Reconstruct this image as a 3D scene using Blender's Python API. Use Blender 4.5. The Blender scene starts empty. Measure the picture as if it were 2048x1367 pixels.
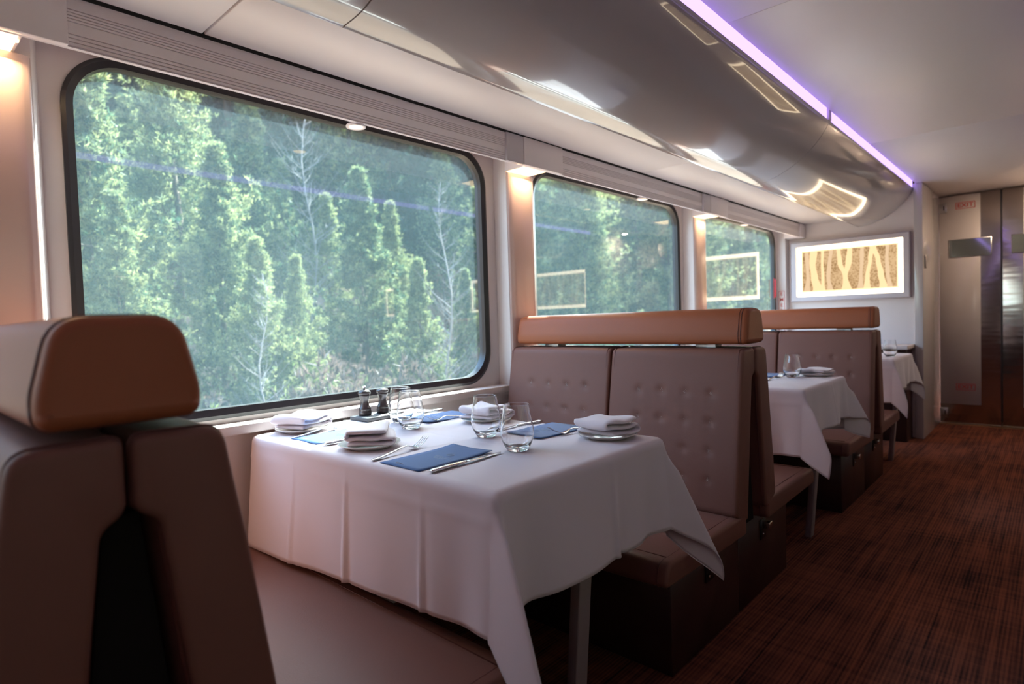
import bpy, bmesh, math, random
import numpy as np
from mathutils import Vector, Matrix
PI = math.pi
sc = bpy.context.scene
col = sc.collection

# ------------------------------------------------------------------ camera, sky, sun, exposure
cam_d = bpy.data.cameras.new('camera')
cam = bpy.data.objects.new('camera', cam_d); col.objects.link(cam); sc.camera = cam
cam_d.sensor_fit = 'HORIZONTAL'; cam_d.sensor_width = 36.0
cam_d.lens = 1192.75 / 2048 * 36.0
cam_d.clip_start = 0.02; cam_d.clip_end = 2000
vy = np.array([2115., 608.]); vx = np.array([-280., 683.5]); c0 = np.array([1024., 683.5])
FP = math.sqrt(-np.dot(vx - c0, vy - c0))
def _d(p):
    v = np.array([p[0]-c0[0], -(p[1]-c0[1]), -FP]); return v/np.linalg.norm(v)
Yc = _d(vy); Xc = -_d(vx); Xc = Xc-np.dot(Xc, Yc)*Yc; Xc /= np.linalg.norm(Xc); Zc = np.cross(Xc, Yc)
R3 = Matrix([list(Xc), list(Yc), list(Zc)])
cam.matrix_world = Matrix.Translation((0, 0, 1.08)) @ R3.to_4x4()
cam_d.dof.use_dof = True; cam_d.dof.focus_distance = 1.80; cam_d.dof.aperture_fstop = 3.0

w = bpy.data.worlds.new('sky'); sc.world = w; w.use_nodes = True
wn = w.node_tree.nodes; wl = w.node_tree.links
bg = wn['Background']; sky = wn.new('ShaderNodeTexSky'); sky.sky_type = 'NISHITA'
sky.sun_disc = False; sky.sun_elevation = math.radians(46.6); sky.sun_rotation = math.radians(-27)
sky.air_density = 1.0; sky.dust_density = 2.0
hs = wn.new('ShaderNodeHueSaturation'); hs.inputs['Saturation'].default_value = .9
wl.new(sky.outputs[0], hs.inputs['Color']); wl.new(hs.outputs[0], bg.inputs[0]); bg.inputs[1].default_value = 1.35
sd = bpy.data.lights.new('sun', 'SUN'); sd.energy = 24.0; sd.angle = math.radians(0.6); sd.color = (1.0, 0.95, 0.87)
so = bpy.data.objects.new('sun', sd); col.objects.link(so)
SUN_TRAVEL = Vector((0.458, -0.90, -1.068)).normalized()
so.rotation_euler = SUN_TRAVEL.to_track_quat('-Z', 'Y').to_euler(); so.location = (-30, 40, 60)
sc.view_settings.view_transform = 'Standard'; sc.view_settings.look = 'None'
sc.view_settings.exposure = 1.05; sc.view_settings.gamma = 1.0; sc.view_settings.use_curve_mapping = False
sc.cycles.max_bounces = 12; sc.cycles.diffuse_bounces = 6; sc.cycles.glossy_bounces = 5
sc.cycles.transmission_bounces = 10; sc.cycles.transparent_max_bounces = 16
sc.cycles.sample_clamp_indirect = 8.0; sc.cycles.caustics_refractive = False; sc.cycles.caustics_reflective = False
sc.cycles.use_denoising = True

XM = -0.35                       # centre line of the car
Y0, YE, YD = -3.62, 5.94, 6.81   # rear end of the built part, end wall, door wall
XW = -1.944                      # window plane on the left
PITCH = 1.904
BENCH_Y = [0.20, 2.104, 4.008]
TAB_Y = [1.147, 3.051, 4.955]
PIL_Y = [0.222 + PITCH*k for k in range(-2, 4)]
CEIL = 2.111

# ------------------------------------------------------------------ materials
def nt(m): return m.node_tree.nodes, m.node_tree.links
def mat(name, c, rough=.5, metal=0., spec=.5, coat=0., coat_r=.05, bump=None, var=None, sheen=0.):
    m = bpy.data.materials.new(name); m.use_nodes = True; n, l = nt(m); b = n['Principled BSDF']
    b.inputs['Base Color'].default_value = (*c, 1); b.inputs['Roughness'].default_value = rough
    b.inputs['Metallic'].default_value = metal; b.inputs['Specular IOR Level'].default_value = spec
    b.inputs['Coat Weight'].default_value = coat; b.inputs['Coat Roughness'].default_value = coat_r
    b.inputs['Sheen Weight'].default_value = sheen
    tc = n.new('ShaderNodeTexCoord')
    if var:
        s, amt = var
        t = n.new('ShaderNodeTexNoise'); t.inputs['Scale'].default_value = s; t.inputs['Detail'].default_value = 4
        l.new(tc.outputs['Object'], t.inputs['Vector'])
        r = n.new('ShaderNodeMapRange'); r.inputs['To Min'].default_value = 1-amt; r.inputs['To Max'].default_value = 1+amt
        l.new(t.outputs[0], r.inputs['Value'])
        mx = n.new('ShaderNodeVectorMath'); mx.operation = 'SCALE'; mx.inputs[0].default_value = c
        l.new(r.outputs[0], mx.inputs['Scale']); l.new(mx.outputs[0], b.inputs['Base Color'])
    if bump:
        s, st, dist = bump
        t = n.new('ShaderNodeTexNoise'); t.inputs['Scale'].default_value = s; t.inputs['Detail'].default_value = 3
        l.new(tc.outputs['Object'], t.inputs['Vector'])
        bp = n.new('ShaderNodeBump'); bp.inputs['Strength'].default_value = st; bp.inputs['Distance'].default_value = dist
        l.new(t.outputs[0], bp.inputs['Height']); l.new(bp.outputs[0], b.inputs['Normal'])
    return m
def emit(name, c, s):
    m = bpy.data.materials.new(name); m.use_nodes = True; n, l = nt(m); n.remove(n['Principled BSDF'])
    e = n.new('ShaderNodeEmission'); e.inputs[0].default_value = (*c, 1); e.inputs[1].default_value = s
    l.new(e.outputs[0], n['Material Output'].inputs[0]); return m

M = {}
M['leather'] = mat('taupe leather', (.172, .075, .056), .48, spec=.22, bump=(260, .12, .002), var=(3, .08))
M['leather_tan'] = mat('caramel leather', (.300, .088, .036), .46, spec=.28, bump=(260, .12, .002), var=(3, .08))
M['piping'] = mat('dark red piping', (.11, .03, .022), .5)
M['thread'] = mat('pale stitching thread', (.55, .44, .39), .5)
M['black_gap'] = mat('matt black gap fill', (.012, .009, .008), .9, spec=.1)
M['base'] = mat('dark wenge laminate', (.040, .017, .014), .35, spec=.4, var=(9, .2))
M['cloth'] = mat('white cotton cloth', (.68, .62, .655), .85, spec=.2, bump=(900, .05, .001), sheen=.15)
M['napkin'] = mat('white cotton napkin', (.74, .68, .71), .85, spec=.2, bump=(700, .08, .001), sheen=.15)
M['china'] = mat('cream porcelain', (.62, .59, .55), .15, coat=.5)
M['steel'] = mat('polished cutlery steel', (.62, .61, .62), .16, metal=1.)
M['menu'] = mat('slate blue card', (.048, .105, .26), .6, spec=.2)
M['ink'] = mat('pale printed ink', (.42, .48, .58), .6)
M['wood_dark'] = mat('dark stained turned wood', (.030, .018, .018), .35, spec=.5, coat=.35, coat_r=.2, var=(20, .3))
M['slate'] = mat('dark slate', (.055, .055, .062), .6)
M['wall'] = mat('warm white wall laminate', (.68, .61, .59), .35, spec=.4)
M['wall_gloss'] = mat('glossy white laminate', (.50, .46, .45), .14, spec=.6, bump=(2.5, .25, .01))
M['ceil'] = mat('matt ceiling panel', (.74, .68, .665), .42, spec=.4)
M['valance'] = mat('satin white aluminium', (.74, .68, .71), .30, spec=.5)
M['groove'] = mat('dark groove', (.16, .13, .15), .6)
M['black_gasket'] = mat('black rubber gasket', (.018, .016, .018), .32, spec=.5)
M['copper'] = mat('satin copper pink laminate', (.60, .455, .42), .20, metal=.2, spec=.6, bump=(2.2, .2, .01))
M['metal_grey'] = mat('brushed grey metal', (.42, .41, .42), .35, metal=.9)
M['table_leg'] = mat('grey painted metal', (.34, .30, .30), .4, metal=.3)
M['black_metal'] = mat('black metal', (.012, .012, .013), .35, metal=.3)
M['chrome'] = mat('chrome', (.75, .73, .68), .15, metal=1.)
M['brass'] = mat('brass strip', (.65, .55, .33), .3, metal=1.)
M['red'] = mat('red lettering', (.50, .045, .035), .5)
M['sticker'] = mat('white sticker', (.70, .66, .65), .3)
M['red_handle'] = mat('red plastic', (.55, .03, .04), .35)
M['duct'] = mat('glossy warm grey lacquer', (.40, .355, .345), .16, spec=.4, coat=.8, coat_r=.02, bump=(1.6, .10, .02))
M['strip'] = emit('violet led diffuser', (.46, .30, 1.0), 1.25)
M['lamp'] = emit('warm led lens', (1.0, .70, .38), 2.6)
M['artlight'] = emit('warm backlit acrylic', (1.0, .78, .52), 3.2)
M['arthalo'] = emit('warm edge glow acrylic', (1.0, .68, .36), .95)
M['frame_white'] = mat('white lacquered frame', (.52, .48, .52), .3)
M['soil'] = mat('dry grass and needles', (.20, .13, .09), .95, spec=.05, var=(.8, .4))
M['bank'] = mat('added dark screening bank', (.055, .048, .036), .95, spec=.05, var=(.6, .5))
M['bark'] = mat('grey brown bark', (.10, .075, .06), .9, spec=.1, var=(6, .3))
M['birch'] = mat('pale bare bark', (.25, .23, .22), .8, spec=.1, var=(8, .25))

# brushed stainless door
m = M['door_steel'] = mat('brushed stainless steel', (.44, .40, .39), .17, metal=1.0)
n, l = nt(m); tc = n.new('ShaderNodeTexCoord'); mp = n.new('ShaderNodeMapping'); mp.inputs['Scale'].default_value = (1.2, 1.2, 6)
t = n.new('ShaderNodeTexNoise'); t.inputs['Scale'].default_value = 1.4; t.inputs['Detail'].default_value = 2
bp = n.new('ShaderNodeBump'); bp.inputs['Strength'].default_value = .35; bp.inputs['Distance'].default_value = .012
l.new(tc.outputs['Object'], mp.inputs[0]); l.new(mp.outputs[0], t.inputs['Vector']); l.new(t.outputs[0], bp.inputs['Height'])
l.new(bp.outputs[0], n['Principled BSDF'].inputs['Normal'])

# drinking glass
m = M['glass'] = mat('clear glass', (1, 1, 1), 0.0, spec=.5)
b = m.node_tree.nodes['Principled BSDF']; b.inputs['Transmission Weight'].default_value = 1.0; b.inputs['IOR'].default_value = 1.45

# window glass: tinted, reflective double pane with a dust film coloured teal as painted haze
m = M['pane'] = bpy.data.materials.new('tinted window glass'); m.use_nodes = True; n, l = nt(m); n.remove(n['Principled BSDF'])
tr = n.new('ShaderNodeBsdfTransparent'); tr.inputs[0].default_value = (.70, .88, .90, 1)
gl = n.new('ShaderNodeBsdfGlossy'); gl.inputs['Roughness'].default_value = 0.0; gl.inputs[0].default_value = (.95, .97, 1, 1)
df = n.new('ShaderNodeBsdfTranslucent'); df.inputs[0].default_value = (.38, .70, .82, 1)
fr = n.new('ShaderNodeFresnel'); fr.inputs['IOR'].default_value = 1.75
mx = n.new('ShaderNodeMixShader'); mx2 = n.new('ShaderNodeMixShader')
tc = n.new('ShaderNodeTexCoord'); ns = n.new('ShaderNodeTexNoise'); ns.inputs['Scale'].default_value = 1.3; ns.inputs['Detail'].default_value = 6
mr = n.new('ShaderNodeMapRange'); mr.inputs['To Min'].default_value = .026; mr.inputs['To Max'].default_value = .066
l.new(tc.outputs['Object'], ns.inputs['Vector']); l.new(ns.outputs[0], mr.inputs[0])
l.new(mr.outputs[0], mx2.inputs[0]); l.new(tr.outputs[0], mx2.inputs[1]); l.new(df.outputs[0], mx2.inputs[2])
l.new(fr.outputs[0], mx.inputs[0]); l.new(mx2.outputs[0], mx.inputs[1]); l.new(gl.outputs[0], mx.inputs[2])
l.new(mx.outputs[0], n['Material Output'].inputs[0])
m = M['door_glass'] = mat('dark reflective glass', (.24, .27, .24), .05, metal=.75, coat=1.0)

# carpet: dark red brown with fine stripes along the car and blotchy plaid
m = M['carpet'] = mat('striped carpet', (.08, .03, .02), .95, spec=.08)
n, l = nt(m); tc = n.new('ShaderNodeTexCoord'); b = n['Principled BSDF']
def nz(scale_v, s, det=2):
    mp = n.new('ShaderNodeMapping'); mp.inputs['Scale'].default_value = scale_v
    t = n.new('ShaderNodeTexNoise'); t.inputs['Scale'].default_value = s; t.inputs['Detail'].default_value = det
    l.new(tc.outputs['Object'], mp.inputs[0]); l.new(mp.outputs[0], t.inputs['Vector']); return t
a = nz((1, .035, 1), 55, 3); c = nz((.06, 1, 1), 38, 2); e = nz((1, .45, 1), 5.5, 3); g = nz((1, .02, 1), 190, 1)
wv = n.new('ShaderNodeTexWave'); wv.wave_type = 'BANDS'; wv.bands_direction = 'X'; wv.inputs['Scale'].default_value = 27; wv.inputs['Distortion'].default_value = .35
wv.inputs['Detail'].default_value = 1
l.new(tc.outputs['Object'], wv.inputs['Vector'])
def mth(op, x, y, **k):
    q = n.new('ShaderNodeMath'); q.operation = op
    for i, v in enumerate((x, y)):
        if isinstance(v, (int, float)): q.inputs[i].default_value = v
        else: l.new(v, q.inputs[i])
    return q.outputs[0]
s = mth('ADD', mth('MULTIPLY', a.outputs[0], .9), mth('MULTIPLY', c.outputs[0], .45))
s = mth('ADD', s, mth('MULTIPLY', e.outputs[0], .65)); s = mth('ADD', s, mth('MULTIPLY', wv.outputs[1], .22)); s = mth('ADD', s, mth('MULTIPLY', g.outputs[0], .25))
cr = n.new('ShaderNodeValToRGB'); cr.color_ramp.elements[0].position = .96; cr.color_ramp.elements[0].color = (.034, .016, .015, 1)
cr.color_ramp.elements[1].position = 1.42; cr.color_ramp.elements[1].color = (.235, .074, .042, 1)
mr = n.new('ShaderNodeMapRange'); mr.inputs['From Min'].default_value = .85; mr.inputs['From Max'].default_value = 1.5
l.new(s, mr.inputs[0]); cr.color_ramp.elements[0].position = .1; cr.color_ramp.elements[1].position = .95
l.new(mr.outputs[0], cr.inputs[0]); l.new(cr.outputs[0], b.inputs['Base Color'])
bp = n.new('ShaderNodeBump'); bp.inputs['Strength'].default_value = .4; bp.inputs['Distance'].default_value = .004
l.new(s, bp.inputs['Height']); l.new(bp.outputs[0], b.inputs['Normal'])

# art panel of the light box: backlit gravel pattern
m = M['art'] = bpy.data.materials.new('backlit pebble panel'); m.use_nodes = True; n, l = nt(m); n.remove(n['Principled BSDF'])
tc = n.new('ShaderNodeTexCoord'); vo = n.new('ShaderNodeTexVoronoi'); vo.inputs['Scale'].default_value = 62
no = n.new('ShaderNodeTexNoise'); no.inputs['Scale'].default_value = 9; no.inputs['Detail'].default_value = 6
l.new(tc.outputs['Object'], vo.inputs['Vector']); l.new(tc.outputs['Object'], no.inputs['Vector'])
ad = n.new('ShaderNodeMath'); ad.operation = 'MULTIPLY_ADD'; l.new(vo.outputs['Distance'], ad.inputs[0]); ad.inputs[1].default_value = .7; l.new(no.outputs[0], ad.inputs[2])
cr = n.new('ShaderNodeValToRGB'); cr.color_ramp.elements[0].position = .45; cr.color_ramp.elements[0].color = (.33, .17, .06, 1)
cr.color_ramp.elements[1].position = 1.0; cr.color_ramp.elements[1].color = (.90, .60, .32, 1)
el = cr.color_ramp.elements.new(.72); el.color = (.62, .38, .18, 1)
l.new(ad.outputs[0], cr.inputs[0]); em = n.new('ShaderNodeEmission'); em.inputs[1].default_value = .42
l.new(cr.outputs[0], em.inputs[0]); l.new(em.outputs[0], n['Material Output'].inputs[0])
M['art_tree'] = emit('edge lit etched acrylic', (.98, .68, .37), .62)
M['art_tree_core'] = emit('etched acrylic trunk', (.88, .62, .38), .50)

# foliage: colour varies per tuft, light shines through
def leafmat(name, c1, c2, trans=.45):
    m = bpy.data.materials.new(name); m.use_nodes = True; n, l = nt(m); n.remove(n['Principled BSDF'])
    at = n.new('ShaderNodeAttribute'); at.attribute_name = 'tone'
    oi = n.new('ShaderNodeObjectInfo')
    mx = n.new('ShaderNodeMix'); mx.data_type = 'RGBA'; mx.inputs[6].default_value = (*c1, 1); mx.inputs[7].default_value = (*c2, 1)
    a1 = n.new('ShaderNodeMath'); a1.operation = 'MULTIPLY_ADD'; l.new(oi.outputs['Random'], a1.inputs[0]); a1.inputs[1].default_value = .35; l.new(at.outputs['Fac'], a1.inputs[2])
    a2 = n.new('ShaderNodeMath'); a2.operation = 'SUBTRACT'; l.new(a1.outputs[0], a2.inputs[0]); a2.inputs[1].default_value = .17; a2.use_clamp = True
    l.new(a2.outputs[0], mx.inputs[0])
    d = n.new('ShaderNodeBsdfDiffuse'); t = n.new('ShaderNodeBsdfTranslucent'); l.new(mx.outputs[2], d.inputs[0]); l.new(mx.outputs[2], t.inputs[0])
    g = n.new('ShaderNodeBsdfGlossy'); g.inputs['Roughness'].default_value = .45; g.inputs[0].default_value = (.5, .5, .5, 1)
    s1 = n.new('ShaderNodeMixShader'); s1.inputs[0].default_value = trans; l.new(d.outputs[0], s1.inputs[1]); l.new(t.outputs[0], s1.inputs[2])
    s2 = n.new('ShaderNodeMixShader'); s2.inputs[0].default_value = .05; l.new(s1.outputs[0], s2.inputs[1]); l.new(g.outputs[0], s2.inputs[2])
    l.new(s2.outputs[0], n['Material Output'].inputs[0]); return m
M['needles'] = leafmat('pine needles', (.034, .082, .046), (.320, .330, .135))
M['needles_dark'] = leafmat('dark fir needles', (.012, .036, .030), (.050, .085, .045))
M['twigs'] = leafmat('reddish bare twigs', (.085, .060, .050), (.20, .14, .115), .3)
M['shrub'] = leafmat('light green leaves', (.08, .13, .04), (.22, .25, .09))

# ------------------------------------------------------------------ helpers
def link(name, me, m=None, parent=None, smooth=False):
    if m is not None:
        for q in (m if isinstance(m, (list, tuple)) else [m]): me.materials.append(q)
    if smooth:
        for p in me.polygons: p.use_smooth = True
    o = bpy.data.objects.new(name, me); col.objects.link(o)
    if parent is not None: o.parent = parent
    return o
def tag(o, label=None, cat=None, group=None, kind=None):
    if label: o['label'] = label
    if cat: o['category'] = cat
    if group: o['group'] = group
    if kind: o['kind'] = kind
    return o
def empty(name, loc=(0, 0, 0), rz=0):
    o = bpy.data.objects.new(name, None); col.objects.link(o); o.location = loc; o.rotation_euler = (0, 0, rz); o.empty_display_size = .05
    return o
def copy_tree(o, parent=None):
    c = o.copy(); col.objects.link(c)
    if parent is not None: c.parent = parent
    for k in ('label', 'category', 'group'):
        pass
    for ch in [x for x in bpy.data.objects if x.parent == o]: copy_tree(ch, c)
    return c
class MB:
    def __init__(s): s.v = []; s.f = []
    def add(s, vs, fs):
        k = len(s.v); s.v += [tuple(x) for x in vs]; s.f += [tuple(i+k for i in f) for f in fs]; return s
    def box(s, x0, x1, y0, y1, z0, z1):
        return s.add([(x0,y0,z0),(x1,y0,z0),(x1,y1,z0),(x0,y1,z0),(x0,y0,z1),(x1,y0,z1),(x1,y1,z1),(x0,y1,z1)],
              [(0,3,2,1),(4,5,6,7),(0,1,5,4),(1,2,6,5),(2,3,7,6),(3,0,4,7)])
    def quad(s, a, b, c, d): return s.add([a, b, c, d], [(0, 1, 2, 3)])
    def grid(s, P, closed_u=False, closed_v=False):
        nu, nv = len(P), len(P[0]); vs = [p for r in P for p in r]; fs = []
        for i in range(nu if closed_u else nu-1):
            for j in range(nv if closed_v else nv-1):
                a = i*nv+j; b_ = ((i+1) % nu)*nv+j; c_ = ((i+1) % nu)*nv+(j+1) % nv; d_ = i*nv+(j+1) % nv
                fs.append((a, b_, c_, d_))
        return s.add(vs, fs)
    def lathe(s, prof, cx=0, cy=0, n=40):
        P = [[(cx+r*math.cos(2*PI*j/n), cy+r*math.sin(2*PI*j/n), z) for j in range(n)] for r, z in prof]
        return s.grid(P, False, True)
    def tube(s, pts, r, n=8, cap=True):
        pts = [Vector(p) for p in pts]; rs = r if isinstance(r, (list, tuple)) else [r]*len(pts); P = []
        up = Vector((0, 0, 1))
        for i, p in enumerate(pts):
            t = (pts[min(i+1, len(pts)-1)]-pts[max(i-1, 0)]).normalized()
            a = t.cross(up)
            if a.length < 1e-3: a = t.cross(Vector((1, 0, 0)))
            a.normalize(); b_ = a.cross(t).normalized()
            P.append([tuple(p+a*rs[i]*math.cos(2*PI*j/n)+b_*rs[i]*math.sin(2*PI*j/n)) for j in range(n)])
        k = len(s.v); s.grid(P, False, True)
        if cap:
            s.f.append(tuple(k+j for j in range(n))[::-1]); s.f.append(tuple(k+(len(pts)-1)*n+j for j in range(n)))
        return s
    def mesh(s, name):
        me = bpy.data.meshes.new(name); me.from_pydata(s.v, [], s.f); me.update()
        bm = bmesh.new(); bm.from_mesh(me); bmesh.ops.recalc_face_normals(bm, faces=bm.faces); bm.to_mesh(me); bm.free(); return me
    def build(s, name, m, parent=None, smooth=False, bevel=0, seg=3, loc=None, raw=False):
        if raw:
            me = bpy.data.meshes.new(name); me.from_pydata(s.v, [], s.f); me.update()
        else: me = s.mesh(name)
        if bevel:
            bm = bmesh.new(); bm.from_mesh(me); bmesh.ops.bevel(bm, geom=list(bm.edges), offset=bevel, segments=seg, profile=.5, affect='EDGES'); bm.to_mesh(me); bm.free()
            smooth = True
        o = link(name, me, m, parent, smooth)
        if loc: o.location = loc
        return o
def autosmooth(o, ang=40):
    me = o.data; bm = bmesh.new(); bm.from_mesh(me)
    for e in bm.edges:
        e.smooth = not (len(e.link_faces) == 2 and e.calc_face_angle(0) > math.radians(ang))
    for f in bm.faces: f.smooth = True
    bm.to_mesh(me); bm.free(); return o
def round_poly(pts, r, n=4):
    """rounds the corners of a closed polygon"""
    out = []; N = len(pts)
    for i in range(N):
        p0, p, p1 = [Vector((*pts[(i+k) % N], 0)) for k in (-1, 0, 1)]
        ri = r[i] if isinstance(r, (list, tuple)) else r
        a = (p0-p); b_ = (p1-p); d = min(ri, a.length*.49, b_.length*.49)
        if d < 1e-4: out.append((p.x, p.y)); continue
        A = p+a.normalized()*d; B = p+b_.normalized()*d
        for k in range(n+1):
            t = k/n; q = (A*(1-t)**2+p*2*t*(1-t)+B*t*t); out.append((q.x, q.y))
    return out
def resample(poly, step):
    out = []; N = len(poly)
    for i in range(N):
        a = Vector(poly[i]); b_ = Vector(poly[(i+1) % N]); L = (b_-a).length; k = max(1, int(L/step))
        for j in range(k): q = a+(b_-a)*(j/k); out.append((q.x, q.y))
    return out
def pad(profile, a0, a1, r=.015, step=.02, astep=None, disp=None, axis='x', puff=0.):
    """upholstered prism: a closed (p,q) profile swept along an axis with rounded ends"""
    prof = resample(profile, step); N = len(prof); P2 = [Vector(p) for p in prof]
    area = sum(P2[i].x*P2[(i+1) % N].y-P2[(i+1) % N].x*P2[i].y for i in range(N))
    nrm = []
    for i in range(N):
        t = (P2[(i+1) % N]-P2[i-1]).normalized(); nn = Vector((t.y, -t.x)); nrm.append(nn if area > 0 else -nn)
    astep = astep or step
    st = [(r*(1-math.cos(k*PI/2/4)), r*(1-math.sin(k*PI/2/4))) for k in range(5)]   # (offset, inset)
    L = a1-a0; mid = max(2, int((L-2*r)/astep)); rows = []
    for off, ins in st: rows.append((a0+off, ins))
    for k in range(1, mid): rows.append((a0+r+(L-2*r)*k/mid, 0))
    for off, ins in reversed(st): rows.append((a1-off, ins))
    mb = MB(); G = []
    for a, ins in rows:
        e = min(a-a0, a1-a); row = []
        for p, nn in zip(P2, nrm):
            q = p-nn*ins+nn*(puff*(1-math.exp(-e/.05)))
            if disp:
                dd = disp(a, q.x, q.y, nn); q = q+nn*dd
            row.append((a, q.x, q.y) if axis == 'x' else (q.x, a, q.y))
        G.append(row)
    mb.grid(G, False, True); n0 = len(G)
    mb.f.append(tuple(range(N))); mb.f.append(tuple((n0-1)*N+i for i in range(N))[::-1])
    return mb
def loop_tube(profile, a, r, axis='x', out=0.0, n=6):
    prof = resample(profile, .02); P2 = [Vector(p) for p in prof]; c = sum(P2, Vector((0, 0)))/len(P2)
    pts = [p+(p-c).normalized()*out for p in P2]; pts.append(pts[0])
    return MB().tube([(a, p.x, p.y) if axis == 'x' else (p.x, a, p.y) for p in pts], r, n, cap=False)
def rrect(y0, y1, z0, z1, r, n=8):
    out = []
    for cy, cz, a0 in ((y1-r, z1-r, 0), (y0+r, z1-r, 90), (y0+r, z0+r, 180), (y1-r, z0+r, 270)):
        for k in range(n+1):
            a = math.radians(a0+90*k/n); out.append((cy+r*math.cos(a), cz+r*math.sin(a)))
    return out
def mesh_text(s, size, name, m, parent, mtx, extrude=.0004, space=1.0, vertical=False):
    cu = bpy.data.curves.new('txt', 'FONT'); cu.body = s; cu.size = size; cu.extrude = extrude; cu.align_x = 'CENTER'; cu.align_y = 'CENTER'
    cu.space_character = space; cu.offset = size*.012
    t = bpy.data.objects.new('txt', cu); col.objects.link(t); bpy.context.view_layer.update()
    me = bpy.data.meshes.new_from_object(t.evaluated_get(bpy.context.evaluated_depsgraph_get())); bpy.data.objects.remove(t)
    me.materials.clear(); o = link(name, me, m, parent); me.transform(mtx); return o

# ------------------------------------------------------------------ the room shell
fl = MB().box(-2.1, 1.4, Y0, YD+.2, -.05, 0).build('floor', M['carpet']); tag(fl, kind='structure')
# outer walls with rounded window openings, one bay per window
def side_wall(side):
    xs = XW if side == 'left' else 2*XM-XW; sgn = 1 if side == 'left' else -1
    mb = MB()
    for k in range(-2, 4):
        if k == 3: y0, y1 = PIL_Y[5], YD+.1
        else: y0, y1 = PIL_Y[k+2], PIL_Y[k+2]+PITCH
        if k < 3 and y1 <= YE+.1:
            hole = rrect(y0+.163+.012, y0+1.743-.012, .803+.012, 1.848-.012, .135, 8); N = len(hole)
            outer = []
            cy, cz = (y0+y1)/2, 1.3
            for (hy, hz) in hole:      # project radially to the outer rectangle
                dy, dz = hy-cy, hz-cz; t = min(((y1-cy)/abs(dy)) if dy else 9e9, ((2.15-cz) if dz > 0 else (cz+.05))/abs(dz) if dz else 9e9)
                outer.append((cy+dy*t, cz+dz*t))
            A = [(xs, y, z) for y, z in hole]; B = [(xs, y, z) for y, z in outer]; C = [(xs-sgn*.03, y, z) for y, z in hole]; D = [(xs-sgn*.03, y, z) for y, z in outer]
            mb.grid([A, B], False, True); mb.grid([A, C], False, True); mb.grid([C, D], False, True)
            for Y_, Z_ in ((y0, -.05), (y1, -.05), (y0, 2.15), (y1, 2.15)):  # corner fillers
                pts = [q for q in range(N)]
                ia = min(pts, key=lambda q: (outer[q][0]-Y_)**2+(outer[q][1]-Z_)**2)
                # nearest neighbours on both rectangle sides
                on_v = [q for q in pts if abs(outer[q][0]-Y_) < 1e-6 and (outer[q][1]-cz)*(Z_-cz) > 0]
                on_h = [q for q in pts if abs(outer[q][1]-Z_) < 1e-6 and (outer[q][0]-cy)*(Y_-cy) > 0]
                if on_v and on_h:
                    va = max(on_v, key=lambda q: abs(outer[q][1]-cz)); ha = max(on_h, key=lambda q: abs(outer[q][0]-cy))
                    for xx in (xs, xs-sgn*.03):
                        mb.add([(xx, *outer[va]), (xx, Y_, Z_), (xx, *outer[ha])], [(0, 1, 2)])
        else:
            mb.box(min(xs, xs-sgn*.03), max(xs, xs-sgn*.03), y0, y1, -.05, 2.15)
    me = bpy.data.meshes.new('w'); me.from_pydata(mb.v, [], mb.f); bm = bmesh.new(); bm.from_mesh(me)
    bmesh.ops.remove_doubles(bm, verts=bm.verts, dist=1e-5); bmesh.ops.recalc_face_normals(bm, faces=bm.faces); bm.to_mesh(me); bm.free()
    o = link('wall_'+side, me, M['wall']); tag(o, kind='structure')
side_wall('left'); side_wall('right')
wi = 0
for side in ('left', 'right'):
    xs = XW if side == 'left' else 2*XM-XW; sg = 1 if side == 'left' else -1
    for k in range(5):
        y0 = PIL_Y[k]+.163; y1 = PIL_Y[k]+1.743; wi += 1
        Ro = rrect(y0, y1, .803, 1.848, .15, 10); Ri = rrect(y0+.028, y1-.028, .803+.033, 1.848-.026, .125, 10)
        Rm = rrect(y0+.010, y1-.010, .803+.012, 1.848-.010, .143, 10)
        fx = [(Ro, .002), (Ro, .010), (Rm, .014), (Rm, .014), (Ri, .006), (Ri, -.018), (Ri, -.032), (Ro, -.032)]
        G = [[(xs+sg*d, y, z) for y, z in loop] for loop, d in fx]
        fo = MB().grid(G, False, True).build('window_%d' % wi, M['black_gasket'], smooth=True); autosmooth(fo, 35); tag(fo, kind='structure')
        # closing ring against the opening
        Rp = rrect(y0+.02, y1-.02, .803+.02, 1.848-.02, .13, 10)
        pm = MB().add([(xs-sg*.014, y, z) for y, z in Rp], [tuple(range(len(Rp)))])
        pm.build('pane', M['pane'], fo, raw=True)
# end wall (left of the aisle), its twin on the right, corridor walls, door wall, rear wall
def wbox(name, m, *a, bevel=0):
    o = MB().box(*a).build(name, m, bevel=bevel); tag(o, kind='structure'); return o
def mir(x): return 2*XM-x
wbox('wall_end_left', M['wall'], XW, -.875, YE, YE+.12, 0, CEIL)
wbox('wall_end_right', M['wall'], mir(-.875), mir(XW), YE, YE+.12, 0, CEIL)
wbox('wall_corridor_left', M['wall_gloss'], -.875, -.815, YE-.035, YD, 0, CEIL, bevel=.004)
wbox('wall_corridor_right', M['wall_gloss'], mir(-.815), mir(-.875), YE-.035, YD, 0, CEIL, bevel=.004)
wbox('wall_door_side', M['wall_gloss'], -.95, .25, YD+.05, YD+.15, 0, CEIL)
wbox('wall_rear', M['wall'], XW, mir(XW), Y0-.1, Y0, 0, CEIL)

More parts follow.
